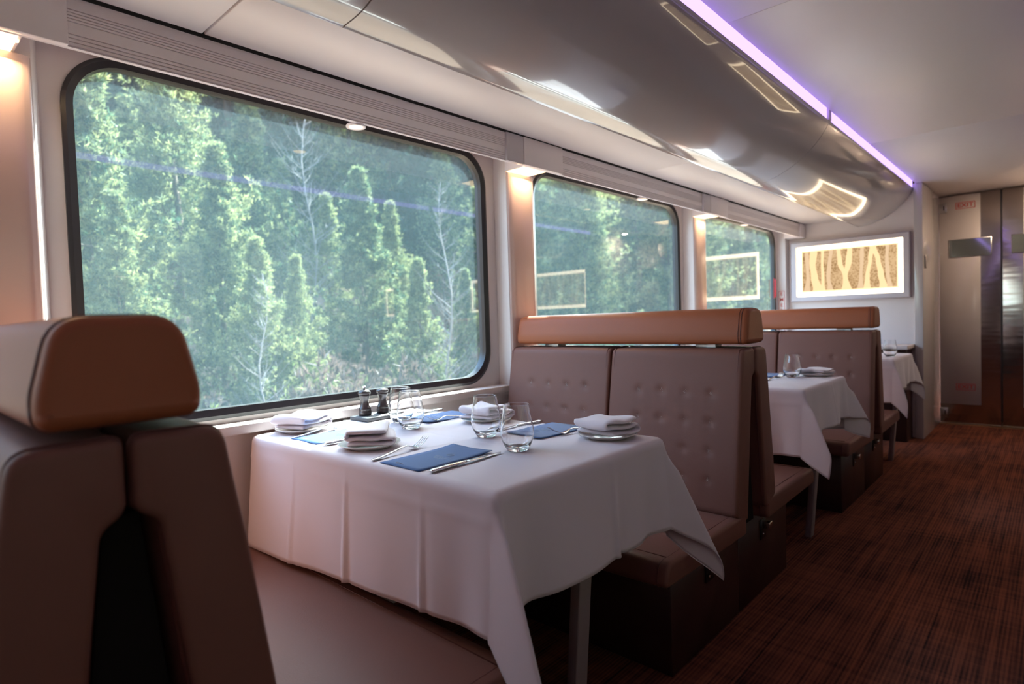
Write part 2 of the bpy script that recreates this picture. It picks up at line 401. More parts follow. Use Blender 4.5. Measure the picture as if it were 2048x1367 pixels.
# ceilings
def ceil_part(name, xa, xb, ya, yb, z, th=.03, m='ceil'):
    o = MB().box(xa, xb, ya, yb, z, z+th).build(name, M[m], bevel=.0015, seg=1); tag(o, kind='structure'); return o
seams = [Y0, -2.19, -.03, 2.128, 4.29, YD+.1]
for a_, b_ in zip(seams[:-1], seams[1:]):
    ceil_part('ceiling', -.864, mir(-.864), a_+.0015, b_-.0015, CEIL)
seams2 = [Y0, -1.66, .669, 2.997, YE]
for sd_ in (0, 1):
    for a_, b_ in zip(seams2[:-1], seams2[1:]):
        xa, xb = (-1.716, -1.405) if not sd_ else (mir(-1.405), mir(-1.716))
        ceil_part('ceiling', xa, xb, a_+.003, b_-.003, 1.887, .02)
wbox('ceiling_upper', M['black_gap'], XW, mir(XW), Y0, YD+.15, 2.15, 2.18)

# grooved valance over the windows
def valance(sgn_left):
    fx = (lambda x: x) if sgn_left else mir
    prof = [(-1.728, 1.882), (-1.728, 1.872)]
    def grooves(z0, z1, nn):
        st = (z0-z1)/nn
        for i in range(nn):
            z = z0-st*i
            xx = -1.728-.003*(1.872-z)/.1
            prof.extend([(xx, z), (xx, z-st*.66), (xx-.0035, z-st*.72), (xx-.0035, z-st*.94)])
    grooves(1.858, 1.823, 5); prof.append((-1.7295, 1.822)); prof.append((-1.730, 1.803)); grooves(1.802, 1.766, 4); prof.extend([(-1.731, 1.764), (-1.738, 1.761), (-1.9435, 1.850), (-1.9435, 1.882)])
    mb = MB(); A = [(fx(x), Y0, z) for x, z in prof]; B = [(fx(x), YE, z) for x, z in prof]
    mb.grid([A, B], False, True)
    o = mb.build('trim_1' if sgn_left else 'trim_2', M['valance']); tag(o, kind='structure')
    s_ = MB().box(min(fx(-1.80), fx(-1.70)), max(fx(-1.80), fx(-1.70)), Y0, YE, 1.900, 1.905).build('trim_3' if sgn_left else 'trim_4', M['black_gap']); tag(s_, kind='structure')
valance(True); valance(False)
# sill ledge below the windows, returning along the end wall
for i, fx in enumerate((lambda x: x, mir)):
    a_, b_ = sorted((fx(XW+.001), fx(-1.862)))
    o = MB().box(a_, b_, Y0, YE, .757, .787).build('trim_%d' % (5+i), M['wall'], bevel=.004); tag(o, kind='structure')
    a_, b_ = sorted((fx(XW+.001), fx(-1.905)))
    o = MB().box(a_, b_, Y0, YE, 0, .757).build('trim_%d' % (7+i), M['wall']); tag(o, kind='structure')
# pillars between the windows
for side in (0, 1):
    fx = (lambda x: x) if not side else mir
    for k, py in enumerate(PIL_Y):
        pr = [(XW+.001, py-.098), (-1.868, py-.094), (-1.868, min(YE, py+.094)), (XW+.001, min(YE, py+.118))]
        mb = MB(); A = [(fx(x), y, .757) for x, y in pr]; B = [(fx(x), y, 1.9) for x, y in pr]
        mb.grid([A, B], False, True); o = mb.build('trim_%d' % (9+side*6+k), M['wall']); tag(o, kind='structure')

# ------------------------------------------------------------------ ceiling duct with led strip
def arc_profile():
    P = [(-1.414, 1.890), (-1.300, 1.815), (-1.273, 1.811), (-1.20, 1.819), (-1.125, 1.845), (-1.06, 1.878), (-1.0, 1.920), (-.95, 1.966), (-.915, 2.008), (-.888, 2.052), (-.879, 2.074)]
    out = []
    for i in range(len(P)-1):     # Catmull-Rom
        p0 = P[max(i-1, 0)]; p1 = P[i]; p2 = P[i+1]; p3 = P[min(i+2, len(P)-1)]
        if i == 0: out += [p1]; continue
        for k in range(5):
            t = k/5
            out.append(tuple(.5*((2*p1[j])+(-p0[j]+p2[j])*t+(2*p0[j]-5*p1[j]+4*p2[j]-p3[j])*t*t+(-p0[j]+3*p1[j]-3*p2[j]+p3[j])*t**3) for j in (0, 1)))
    out.append(P[-1]); return out
def duct(left):
    fx = (lambda x: x) if left else mir
    root = empty('ceiling_duct', (fx(-1.15), 3, 1.9))
    tag(root, 'glossy grey curved duct under the ceiling ' + ('above the window seats with violet light strip' if left else 'on the far side of the aisle'), 'ceiling duct')
    root.location = (0, 0, 0)
    pr = arc_profile(); top = [(-.879, 2.074), (-.8835, 2.076), (-.90, 2.15), (-1.40, 2.15), (-1.414, 1.90)]
    ys = [Y0, -1.80, .83, 3.465, YE]
    for a_, b_ in zip(ys[:-1], ys[1:]):
        full = pr+top[1:]; rows = []
        yy = [a_+.002+(b_-a_-.004)*i/14 for i in range(15)]
        rows = [[(fx(x), y, z) for x, z in full] for y in yy]
        mb = MB().grid(rows, False, True); N = len(full); mb.f.append(tuple(range(N))); mb.f.append(tuple(14*N+i for i in range(N))[::-1])
        o = mb.build('duct_panel', M['duct'], root); autosmooth(o, 30)
        s0, s1 = a_+.022, b_-.022
        xa, xb = sorted((fx(-.895), fx(-.8845)))
        st = MB().box(xa, xb, s0, s1, 2.081, 2.146).build('light_strip', M['strip'], root); st['label'] = 'violet led strip'
        if a_ > Y0: MB().box(min(fx(-.895), fx(-.874)), max(fx(-.895), fx(-.874)), a_-.020, a_+.020, 2.074, 2.1495).build('strip_bracket', M['wall'], root)
    return root
duct(True); duct(False)

# ------------------------------------------------------------------ wall lights on the pillars
def wall_light(py, label, with_lamp=True):
    root = empty('wall_light', (-1.86, py, 1.76)); tag(root, label, 'wall light', None)
    inv = Matrix.Translation((1.86, -py, -1.76))
    def B(name, m, *a, bevel=0):
        mb = MB().box(*a); mb.v = [tuple(inv @ Vector(v)) for v in mb.v]; return mb.build(name, m, root, bevel=bevel)
    B('front_cover', M['valance'], -1.735, -1.716, py-.133, py+.142, 1.763, 1.883, bevel=.002)
    B('end_cover', M['frame_white'], -1.735, -1.718, py-.243, py-.136, 1.762, 1.882, bevel=.002)
    B('housing', M['valance'], -1.868, -1.7355, py-.098, py+.062, 1.768, 1.86, bevel=.002)
    B('lens', M['lamp'], -1.862, -1.742, py-.090, py+.054, 1.7655, 1.7675)
    pan = [(-1.867, py-.093), (-1.860, py-.089), (-1.853, py-.072), (-1.850, py), (-1.853, py+.072), (-1.860, py+.089), (-1.867, py+.093)]
    pts = []
    for i in range(len(pan)-1):
        for t in range(4): pts.append(tuple(pan[i][j]*(1-t/4)+pan[i+1][j]*t/4 for j in (0, 1)))
    pts.append(pan[-1]); rows = []
    for z in (.792, 1.1, 1.4, 1.764): rows.append([tuple(inv @ Vector((x, y, z))) for x, y in pts])
    p_ = MB().grid(rows).build('glow_panel', M['copper'], root, smooth=True, raw=True); p_['label'] = 'copper pink panel lit from above'
    ld = bpy.data.lights.new('downlight', 'AREA'); ld.shape = 'RECTANGLE'; ld.size = .03; ld.size_y = .13; ld.energy = 1.15; ld.color = (1.0, .68, .38)
    lo = bpy.data.objects.new('downlight', ld); col.objects.link(lo); lo.parent = root; lo.location = inv @ Vector((-1.812, py, 1.762)); lo.rotation_euler = (0, math.radians(-22), 0)
for k, lb in zip(range(0, 5), ('wall light with a pink panel behind the nearest bench, out of view', 'wall light hidden behind the camera', 'warm wall light over the pink pillar panel at the left edge, by the nearest bench',
                               'warm wall light over the pink pillar panel behind the tufted bench', 'small warm wall light on the farthest pillar before the end wall')):
    if k >= 2: wall_light(PIL_Y[k], lb)
o = MB().box(-1.86, -1.716, 5.78, 5.925, 1.763, 1.884).build('valance_end_box', M['valance'], bevel=.002); tag(o, 'plain white box closing the valance in the corner by the end wall', 'valance end')
for y, lb in ((1.174, 'small round reading light under the valance over the nearest window'), (3.078, 'small round reading light under the valance over the middle window'), (4.60, 'small round reading light under the valance over the farthest window')):
    root = empty('reading_light', (-1.765, y, 1.765)); tag(root, lb, 'reading light', None)
    MB().lathe([(0, .0), (.030, .0), (.033, -.003), (.033, -.008), (.027, -.009), (.024, -.006), (0, -.006)], n=24).build('bezel', M['valance'], root, smooth=True)
    MB().lathe([(0, -.0075), (.022, -.0075), (.022, -.0065), (0, -.0065)], n=20).build('lens', M['lamp'], root)

for k, y in ((4, 6.35),):  # lamp added out of view to brighten the door end
    root = empty('fill_lamp', (-.02 if k == 4 else .0, y, CEIL)); tag(root, ('added warm fill lamp out of view ' + ('before the steel door' if k == 4 else 'over the aisle')), 'fill light', None if k == 4 else 'added aisle lights')
    MB().lathe([(0, -.001), (.028, -.001), (.034, -.005), (.040, -.004), (.041, 0)], n=28).build('bezel', M['valance'], root, smooth=True)
    MB().lathe([(0, -.0045), (.026, -.0045), (.026, -.002), (0, -.002)], n=24).build('lens', M['lamp'], root)
    ld = bpy.data.lights.new('downlight', 'AREA'); ld.shape = 'DISK'; ld.size = .05; ld.energy = 4.0 if k == 4 else 1.2; ld.color = (1.0, .76, .52)
    lo = bpy.data.objects.new('downlight', ld); col.objects.link(lo); lo.parent = root; lo.location = (0, 0, -.012)

# ------------------------------------------------------------------ bench seats (back to back)
XS0, XS1, XSM = -1.835, -.778, -1.300
def bench_profile(s):
    """profile of one backrest in (y, z), s=+1 faces +y"""
    P = [(.004, .962), (.106, .960), (.185, .405), (.088, .375), (.030, .860), (.004, .876)]
    P = round_poly([(y*s, z) for y, z in P], [.015, .024, .024, .016, .012, .014], 6)
    return P
CUSH = [(.10, .406), (.652, .406), (.668, .340), (.10, .330)]
def make_bench():
    root = empty('banquette_seat', (0, 0, 0))
    for s in (-1, 1):
        pr = bench_profile(s)
        # button rows
        rowsz = [.810, .712, .614, .516]
        for (xa, xb, side) in ((XS0, XSM-.003, 0), (XSM+.003, XS1, 1)):
            xc = (xa+xb)/2+.012; cols = [xc+(i-1.5)*.095 for i in range(4)]
            def fy(z): return s*(.106+(.960-z)*(.079/.555))
            def disp(a, y, z, nn, cols=cols, s=s):
                if nn.x*s < .7: return 0
                d = .0035*math.exp(-((z-.66)/.22)**4)
                for zc in rowsz:
                    for xx in cols:
                        r2 = (a-xx)**2+(z-zc)**2; d -= .0062*math.exp(-r2/.00013)
                        if abs(a-xx) < .03: d -= .0014*math.exp(-((a-xx)/.006)**2)*math.exp(-((z-zc+.022)/.035)**2)
                return d
            b_ = pad(pr, xa, xb, .010, .010, .012, disp, puff=.003).build('backrest', M['leather'], root, smooth=True)
            dy = -s*.004
            for xe in (xa+.016, xb-.016):
                loop_tube(pr, xe, .0015, out=.0022).build('piping', M['piping'], b_, smooth=True)
            for zc in rowsz:
                for xx in cols:
                    mb = MB(); yy = fy(zc)+s*(.0005)
                    for k in range(4):
                        a_ = k*PI/4; L = .010 if k % 2 == 0 else .006; ca, sa = math.cos(a_)*L, math.sin(a_)*L
                        mb.tube([(xx-ca, yy+s*.0012, zc-sa), (xx, yy-s*.001, zc), (xx+ca, yy+s*.0012, zc+sa)], .00065, 4)
                    st = mb.build('star_stitch', M['thread'], b_)
        cp = round_poly([(y*s, z) for y, z in CUSH], [.02, .026, .022, .02], 6)
        for (xa, xb) in ((-1.90, XSM-.001), (XSM+.001, XS1)):
            pass
        c_ = pad(cp, -1.90, XS1, .012, .02, .04, puff=.003).build('seat_cushion', M['leather'], root, smooth=True)
        for xe in (XS1-.030,):
            loop_tube(cp, xe, .0016, out=.0026).build('piping', M['piping'], c_, smooth=True)
        MB().tube([(-1.89, s*.612, .4085), (XS1-.030, s*.612, .4085)], .0016, 6).build('piping', M['piping'], c_, smooth=True)
        y0, y1 = sorted((s*.0015, s*.51))
        MB().box(-1.90, -.85, y0, y1, 0, .331).build('base_panel', M['base'], root, bevel=.002, seg=1)
        yl = s*.243
        la = empty('latch', (0, 0, 0)); la.parent = root
        MB().box(-.850, -.846, yl-.036, yl+.024, .205, .282).build('back_plate', M['black_metal'], la, bevel=.001, seg=1)
        MB().box(-.846, -.818, yl-.014, yl+.020, .246, .274).build('lever', M['chrome'], la, bevel=.003, seg=2)
        mb = MB().box(-.846, -.838, yl-.026, yl-.020, .222, .232); mb.build('catch', M['chrome'], la, bevel=.001, seg=1)
    # black block put in as the shade of the gap between the two backs
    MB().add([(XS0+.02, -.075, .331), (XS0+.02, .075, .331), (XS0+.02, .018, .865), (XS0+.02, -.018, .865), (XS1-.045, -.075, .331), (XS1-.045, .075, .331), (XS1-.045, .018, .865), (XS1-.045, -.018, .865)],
             [(0, 1, 2, 3), (4, 7, 6, 5), (0, 4, 5, 1), (1, 5, 6, 2), (2, 6, 7, 3), (3, 7, 4, 0)]).build('gap_shade', M['black_gap'], root)
    hp = round_poly([(-.080, .978), (-.083, 1.010), (-.062, 1.100), (.062, 1.100), (.083, 1.010), (.080, .978)], [.024, .02, .034, .034, .02, .024], 6)
    h = pad(hp, -1.822, -.775, .014, .010, .02, puff=.002).build('headrest', M['leather_tan'], root, smooth=True)
    loop_tube(hp, -.797, .0015, out=.0014).build('piping', M['piping'], h, smooth=True)
    loop_tube(hp, -.805, .0008, out=.0018).build('piping', M['piping'], h, smooth=True)
    for xa in (-1.70, -.985):
        b_ = MB().box(xa, xa+.075, -.028, .028, .955, .982).build('headrest_bracket', M['metal_grey'], root, bevel=.002, seg=1)
        MB().box(xa+.045, xa+.078, -.032, -.0285, .955, .982).build('clip', M['metal_grey'], b_)
    return root
bench = make_bench()
blab = ['caramel topped leather booth seat nearest the camera, blurred, end view showing the dark gap',
        'tufted taupe leather booth seat with caramel headrest behind the nearest laid table',
        'farther tufted leather booth seat with caramel headrest behind the second table']
benches = [bench, copy_tree(bench), copy_tree(bench)]
for o, y, lb in zip(benches, BENCH_Y, blab):
    o.location = (0, y, 0); tag(o, lb, 'booth seat', None)

# ------------------------------------------------------------------ tables
XT0, XT1, TZ, HY = -1.858, -.808, .748, .322
def make_table():
    root = empty('dining_table', (0, 0, 0))
    MB().box(XT0, XT1, -HY+.002, HY-.002, TZ-.028, TZ-.003).build('tabletop', M['wall'], root, bevel=.004)
    # slanted flat leg near the aisle
    w_, t_ = .024, .014
    mb = MB(); a = [(-.888, 0), (-.838, .705)]
    vs = []
    for x, z in ((-.885, 0.0), (-.826, .719)):
        for dx, dy in ((-t_, -w_), (t_, -w_), (t_, w_), (-t_, w_)): vs.append((x+dx, dy, z))
    mb.add(vs, [(0, 3, 2, 1), (4, 5, 6, 7), (0, 1, 5, 4), (1, 2, 6, 5), (2, 3, 7, 6), (3, 0, 4, 7)]); mb.build('leg', M['table_leg'], root, bevel=.003, seg=2)
    return root
tab = make_table(); tabs = [tab, copy_tree(tab), copy_tree(tab)]
for o, y, lb in zip(tabs, TAB_Y, ('dining table with slanted grey leg under the nearest white cloth, laid for four', 'second dining table with slanted grey leg, behind the tufted booth seat', 'farthest dining table with slanted grey leg beside the end wall')):
    o.location = (0, y, 0); tag(o, lb, 'table', None)

def tablecloth(yc, Ln, Lf, La, seed, fl=None, stretch=.17, wamp=.05, label='', creases=True):
    """cloth over the rectangle [XT0,XT1]x[yc-HY,yc+HY], hanging on three sides; near/far corners fall in a fold"""
    rnd = random.Random(seed)
    x1 = XT1-.004; y0 = yc-HY+.002; y1 = yc+HY-.002; x0 = XT0+.002
    st = .0115
    us = [x0+(x1-x0)*i/170 for i in range(171)]+[x1+La*i/26 for i in range(1, 27)]
    vs_ = [y0-Ln*(1-i/30) for i in range(30)]+[y0+(y1-y0)*i/96 for i in range(97)]+[y1+Lf*i/28 for i in range(1, 29)]
    ph = [rnd.uniform(0, 6.28) for _ in range(8)]
    def wave(t, s0):  # outward lean of a side at distance t from its aisle end or length coordinate
        return wamp*(math.sin(t*9+ph[s0])*.55+math.sin(t*17+ph[s0+1])*.45+math.sin(t*31+ph[s0+2])*.18)
    rho = .014
    def drop(s):      # arc over the rounded edge then down: returns (out, down)
        if s < rho*PI/2: a = s/rho; return rho*math.sin(a), rho*(1-math.cos(a))
        return rho, rho+(s-rho*PI/2)
    P = []
    for u in us:
        row = []
        for v in vs_:
            dx = max(0, u-x1); dn = max(0, y0-v); df = max(0, v-y1); dy = max(dn, df); sy = -1 if dn > 0 else 1
            cs = .075
            if dx == 0 and dy == 0:
                z = 0.0009*math.sin(u*23+ph[0])*math.sin(v*19+ph[1]) + .0006*math.sin(u*61+v*37)
                if creases:
                    z += .0013*math.exp(-((u-(x0+x1)/2-.1)/.005)**2)+.0013*math.exp(-((v-yc)/.005)**2)+.0010*math.exp(-((u-x0-.8)/.005)**2)
                edge = min(1, min(x1-u, v-y0, y1-v)/.02); row.append((u, v, z*max(0, edge)+.0005)); continue
            if dx > 0 and dy == 0:
                h, d = drop(dx); t = v
                e0 = v-y0; e1 = y1-v
                c = .05+wave(v-yc, 0)
                c -= .07*math.exp(-((e0-.085)/.05)**2)+.07*math.exp(-((e1-.085)/.05)**2)
                k0 = math.exp(-(e0/.045)**2); k1 = math.exp(-(e1/.045)**2); c = c*(1-k0)*(1-k1)+cs*(k0+k1)
                if creases: c += .040*math.exp(-((v-yc-.07)/.008)**2)-.030*math.exp(-((v-yc-.095)/.016)**2)
                row.append((x1+h+c*d, v, -math.sqrt(max(0, d*d-(c*d)**2)))); continue
            if dy > 0 and dx == 0:
                h, d = drop(dy); e1 = x1-u; uu = e1/(x1-x0); d *= .91+.18*uu; c = .03+.07*uu+wave(u, 3)*.4-.03*math.exp(-((e1-.10)/.06)**2)
                k1 = math.exp(-(e1/.05)**2); c = c*(1-k1)+cs*k1
                for cx, am in ((x0+.27, .012), (x0+.53, .028), (x0+.83, .020)):
                    if creases: c += am*math.exp(-((u-cx)/.007)**2)-am*.4*math.exp(-((u-cx-.016)/.012)**2)
                yy = (y0 if sy < 0 else y1)+sy*(h+c*d+.0022*math.exp(-((d-.062)/.005)**2))
                row.append((u, yy, -math.sqrt(max(0, d*d-(c*d)**2)))); continue
            r = math.hypot(dx, dy); a = math.atan2(dy, dx); h, d = drop(r)
            b2 = math.sin(2*a)**2; d *= 1+.17*b2-(.07*math.sin(a)**2); fx_, fy_ = fl[0] if sy < 0 else fl[1]; d *= 1+(stretch-.17)*b2
            bump = math.sin(2*a)**2*min(1, d/.10)
            vx_, vy_ = math.cos(a)*cs, sy*math.sin(a)*cs
            g = bump*(.8+.2*math.sin(a*3+ph[6]))
            ox = vx_+g*fx_; oy = vy_+sy*g*fy_
            hh = math.hypot(ox, oy)
            if hh > .93: ox, oy = ox/hh*.93, oy/hh*.93; hh = .93
            row.append((x1+h*math.cos(a)+ox*d, (y0 if sy < 0 else y1)+sy*h*math.sin(a)+oy*d, -d*math.sqrt(1-hh*hh)))
        P.append([(x, y, max(z+TZ, .4115) if (x < -.785 and (y < y0 or y > y1)) else z+TZ) for x, y, z in row])
    mb = MB().grid(P); me = bpy.data.meshes.new('tablecloth'); me.from_pydata(mb.v, [], mb.f)
    bm = bmesh.new(); bm.from_mesh(me); bmesh.ops.recalc_face_normals(bm, faces=bm.faces)
    bmesh.ops.smooth_vert(bm, verts=[v for v in bm.verts if v.co.z < TZ-.02 and not v.is_boundary], factor=.5, use_axis_x=True, use_axis_y=True, use_axis_z=True)
    bm.to_mesh(me); bm.free()
    o = link('tablecloth', me, M['cloth'], None, True)
    so_ = o.modifiers.new('thick', 'SOLIDIFY'); so_.thickness = .0012; so_.offset = 1
    # the rolled hem, a little thicker than the cloth
    nu, nv = len(us), len(vs_)
    hem = [P[i][0] for i in range(nu)]+[P[nu-1][j] for j in range(1, nv)]+[P[i][nv-1] for i in range(nu-2, -1, -1)]
    MB().tube(hem, .0013, 5).build('hem', M['cloth'], o, smooth=True)
    tag(o, label, 'tablecloth', None)
    return o
tablecloth(TAB_Y[0], .318, .31, .255, 3, ((.40, .12), (.25, .25)), label='white cotton tablecloth draped over the nearest table, laid for four')
tablecloth(TAB_Y[1], .325, .31, .215, 8, ((.36, .16), (.24, .42)), .06, .10, label='white tablecloth on the second table, hanging in two points towards the aisle')
tablecloth(TAB_Y[2], .325, .31, .215, 12, ((.34, .20), (.24, .46)), .10, .10, label='white tablecloth on the farthest table beside the end wall')
ZT = TZ+.0022

# ------------------------------------------------------------------ table ware
def make_plate():
    return MB().lathe([(0, .003), (.046, .003), (.052, .0), (.056, 0), (.060, .003), (.080, .0105), (.083, .013), (.0825, .0145), (.079, .0135), (.060, .0068), (.054, .0055), (0, .0055)], n=56).build('bread_plate', M['china'], smooth=True)
def make_glass():
    outer = [(0, .0), (.021, .0), (.026, .001), (.030, .006), (.0365, .018), (.0415, .032), (.0432, .044), (.0425, .058), (.040, .075), (.0365, .095), (.0335, .114), (.0330, .1185)]
    inner = [(.0318, .1185), (.0322, .114), (.0352, .095), (.0387, .075), (.0412, .058), (.0418, .044), (.0400, .033), (.0345, .020), (.026, .012), (.014, .009), (0, .0085)]
    def sub(P):
        out = []
        for i in range(len(P)-1):
            p0 = P[max(i-1, 0)]; p1 = P[i]; p2 = P[i+1]; p3 = P[min(i+2, len(P)-1)]
            for k in range(3):
                t = k/3; out.append(tuple(.5*((2*p1[j])+(-p0[j]+p2[j])*t+(2*p0[j]-5*p1[j]+4*p2[j]-p3[j])*t*t+(-p0[j]+3*p1[j]-3*p2[j]+p3[j])*t**3) for j in (0, 1)))
        out.append(P[-1]); return [(max(0, r), z) for r, z in out]
    return MB().lathe(sub(outer)+sub(inner), n=56).build('drinking_glass', M['glass'], smooth=True)
def loft(stations, n=10):
    """stations: (y, z, halfwidth, halfthick)"""
    G = []
    for y, z, a, b_ in stations: G.append([(a*math.cos(2*PI*j/n), y, z+b_*math.sin(2*PI*j/n)) for j in range(n)])
    mb = MB().grid(G, False, True); mb.f.append(tuple(range(n))); mb.f.append(tuple((len(G)-1)*n+i for i in range(n))[::-1]); return mb
def make_fork():     # handle end at y=0, tines towards +y
    mb = loft([(0, .0035, .004, .001), (.003, .0035, .0075, .0022), (.02, .004, .0072, .0024), (.06, .0075, .0056, .0022), (.10, .0125, .0036, .002), (.122, .0145, .003, .0018), (.134, .0125, .0045, .0016),
               (.143, .008, .0090, .0013), (.150, .0055, .0118, .0012), (.158, .0052, .0125, .0011), (.164, .0060, .0125, .0010)])
    for k in range(4):
        x = (k-1.5)*.0072
        G = []
        for y, z, a in ((.160, .0055, .0021), (.172, .0085, .0018), (.184, .0135, .0015), (.196, .0205, .0012), (.203, .0255, .0006)):
            G.append([(x*(1-.12*(y-.16)/.04)+a*math.cos(2*PI*j/6), y, z+.0009*math.sin(2*PI*j/6)) for j in range(6)])
        m2 = MB().grid(G, False, True); m2.f.append(tuple(range(6))); m2.f.append(tuple(24+i for i in range(6))[::-1]); mb.add(m2.v, m2.f)
    return mb.build('fork', M['steel'], smooth=True)
def make_knife():    # handle end at y=0
    root = empty('table_knife')
    loft([(0, .005, .004, .001), (.003, .005, .0085, .0036), (.02, .0052, .0088, .0042), (.07, .0052, .0076, .0040), (.105, .005, .0062, .0036), (.112, .005, .004, .003)], 12).build('handle', M['steel'], root, smooth=True)
    loft([(.110, .005, .005, .0018), (.122, .005, .0085, .0012), (.16, .0045, .0098, .0009), (.20, .004, .0090, .0008), (.225, .0038, .0055, .0006), (.235, .0038, .0012, .0004)], 8).build('blade', M['steel'], root, smooth=True)
    return root
MW, ML = .148, .236
def make_menu():
    root = empty('menu_card')
    G = []
    for i in range(9):
        u = -MW/2+MW*i/8; row = []
        for j in range(13):
            v = ML*j/12; z = .0012+.0045*max(0, (j-7)/5)**2*(.4+.6*abs(i-4)/4)
            row.append((u, v, z))
        G.append(row)
    mb = MB().grid(G); o = mb.build('card', M['menu'], root, smooth=True, raw=True); so_ = o.modifiers.new('t', 'SOLIDIFY'); so_.thickness = .0014; so_.offset = 0
    # small script-like mark at the near corner, faint crest at the far half
    pts = [(-.038+.028*t, .021+.0045*math.sin(t*19)*(1-.5*t), .0022) for t in [k/40 for k in range(41)]]
    q = MB().tube(pts, .0006, 4); q.build('script_mark', M['ink'], root)
    r_ = MB()
    for rr in (.010,): r_.tube([(.012+rr*math.cos(a), .150+rr*math.sin(a), .0024) for a in [k*PI/10 for k in range(21)]], .0004, 4, cap=False)
    for k in range(3): r_.tube([(-.018+.006*k, .126-.008*k, .0022), (.040-.006*k, .126-.008*k, .0022)], .0004, 4)
    r_.build('crest_mark', M['ink'], root)
    return root
def make_napkin(seed=1, layers=4, w_=.13, d_=.11, lift=.0118):
    """a folded stack: a ribbon zigzagging in (y,z) swept along x with soft edges"""
    rnd = random.Random(seed); th = .0060; z = .0085; path = []
    for k in range(layers):
        y_in, y_out = (-d_/2+rnd.uniform(-.004, .008), d_/2+rnd.uniform(-.012, .006))
        seg = [(y_in+(y_out-y_in)*t/8, z+.0015*math.sin(t*.8+k)) for t in range(9)]
        if k % 2: seg = seg[::-1]
        path += seg; yb = seg[-1][0]; dr = 1 if k % 2 == 0 else -1
        if k < layers-1:
            for a in (-60, -20, 20, 60): path.append((yb+dr*lift*.5*math.cos(math.radians(a)), z+lift*.5+lift*.5*math.sin(math.radians(a))))
        z += lift
    P2 = [Vector(p) for p in path]; L = []; Rr = []
    for i, p in enumerate(P2):
        t = (P2[min(i+1, len(P2)-1)]-P2[max(i-1, 0)]).normalized(); nn = Vector((-t.y, t.x)); L.append(p+nn*th); Rr.append(p-nn*th)
    ring = L+Rr[::-1]; G = []
    for i in range(17):
        s = i/16; x = -w_/2+w_*s; e = min(s, 1-s)*16; k = min(1, .35+.65*e) if e < 1 else 1
        row = []
        for j, p in enumerate(ring):
            jj = j if j < len(P2) else 2*len(P2)-1-j; cen = P2[jj]
            lay = min(layers-1, jj//13)
            q = cen+(p-cen)*k
            xo = x*(1+.05*math.sin(lay*2.1+seed))+.004*math.sin(q.x*40+lay)*(1 if e < 2 else 0)
            wob = .0022*math.sin(x*38+lay*1.7+seed)+.0016*math.sin(q.x*55+x*20+seed)
            ang = .05*math.sin(lay*1.9+seed)
            row.append((xo*math.cos(ang)-q.x*math.sin(ang), q.x*math.cos(ang)+xo*math.sin(ang), max(.0035, q.y+wob*(q.y/.03))))
        G.append(row)
    mb = MB().grid(G, False, True); N = len(ring)
    # end caps as strips
    M_ = len(P2)
    for base in (0, 16*N):
        for j in range(M_-1): mb.f.append((base+j, base+j+1, base+N-2-j, base+N-1-j))
    o = mb.build('folded_napkin', M['napkin'], smooth=True)
    ss = o.modifiers.new('s', 'SUBSURF'); ss.levels = 1; ss.render_levels = 1
    return o
plate0, glass0, fork0, knife0, menu0 = make_plate(), make_glass(), make_fork(), make_knife(), make_menu()
naps = [make_napkin(1, 3, lift=.0158), make_napkin(5, 3, .13, .12, .0150), make_napkin(9, 3, .135, .105, .0158), make_napkin(14, 3, .135, .105, .0158)]
used = set()
def put(src, x, y, z, rz, label, cat, group=None):
    o = src if src.name not in used else copy_tree(src)
    used.add(src.name); used.add(o.name)
    o.location = (x, y, z); o.rotation_euler = (0, 0, rz); tag(o, label, cat, group); return o
D = math.radians
# nearest table, aisle side, near diner
put(plate0, -1.385, .925, ZT, 0, 'cream bread plate under the folded napkin at the near middle of the first table', 'plate')
put(naps[0], -1.385, .925, ZT+.010, D(-38), 'white napkin folded square on the plate at the near middle of the first table', 'napkin')
put(fork0, -1.231, .828, ZT, D(11), 'steel fork lying between the nearest blue menu and the near middle plate', 'fork')
put(menu0, -1.128, .829, ZT, 0, 'slate blue menu card nearest the camera on the first table', 'menu')
put(knife0, -1.022, .836, ZT, D(2), 'steel knife along the right edge of the nearest blue menu', 'knife')
# near diner by the window
put(plate0, -1.79, .945, ZT, 0, 'cream bread plate by the window at the near left of the first table', 'plate')
put(naps[1], -1.79, .945, ZT+.010, D(20), 'sunlit white napkin by the window at the near left of the first table', 'napkin')
put(fork0, -1.688, .856, ZT, D(7), 'steel fork beside the sunlit blue menu by the window', 'fork')
put(menu0, -1.616, .855, ZT, 0, 'slate blue menu card in the sun at the near left of the first table', 'menu')
put(knife0, -1.512, .862, ZT, D(3), 'steel knife in the sun beside the near left blue menu', 'knife')
# far diner on the aisle side
put(plate0, -.925, 1.392, ZT, 0, 'cream bread plate at the far right corner of the first table', 'plate')
put(naps[2], -.925, 1.392, ZT+.010, D(-8), 'white napkin in a thick folded stack at the far right corner of the first table', 'napkin')
put(fork0, -.998, 1.500, ZT, D(160), 'steel fork with tines towards the glasses, beside the far right blue menu', 'fork')
put(menu0, -1.126, 1.49, ZT, PI, 'slate blue menu card before the tufted seat, far right of the first table', 'menu')
put(knife0, -1.235, 1.482, ZT, D(175), 'steel knife behind the glasses, left of the far right blue menu', 'knife')
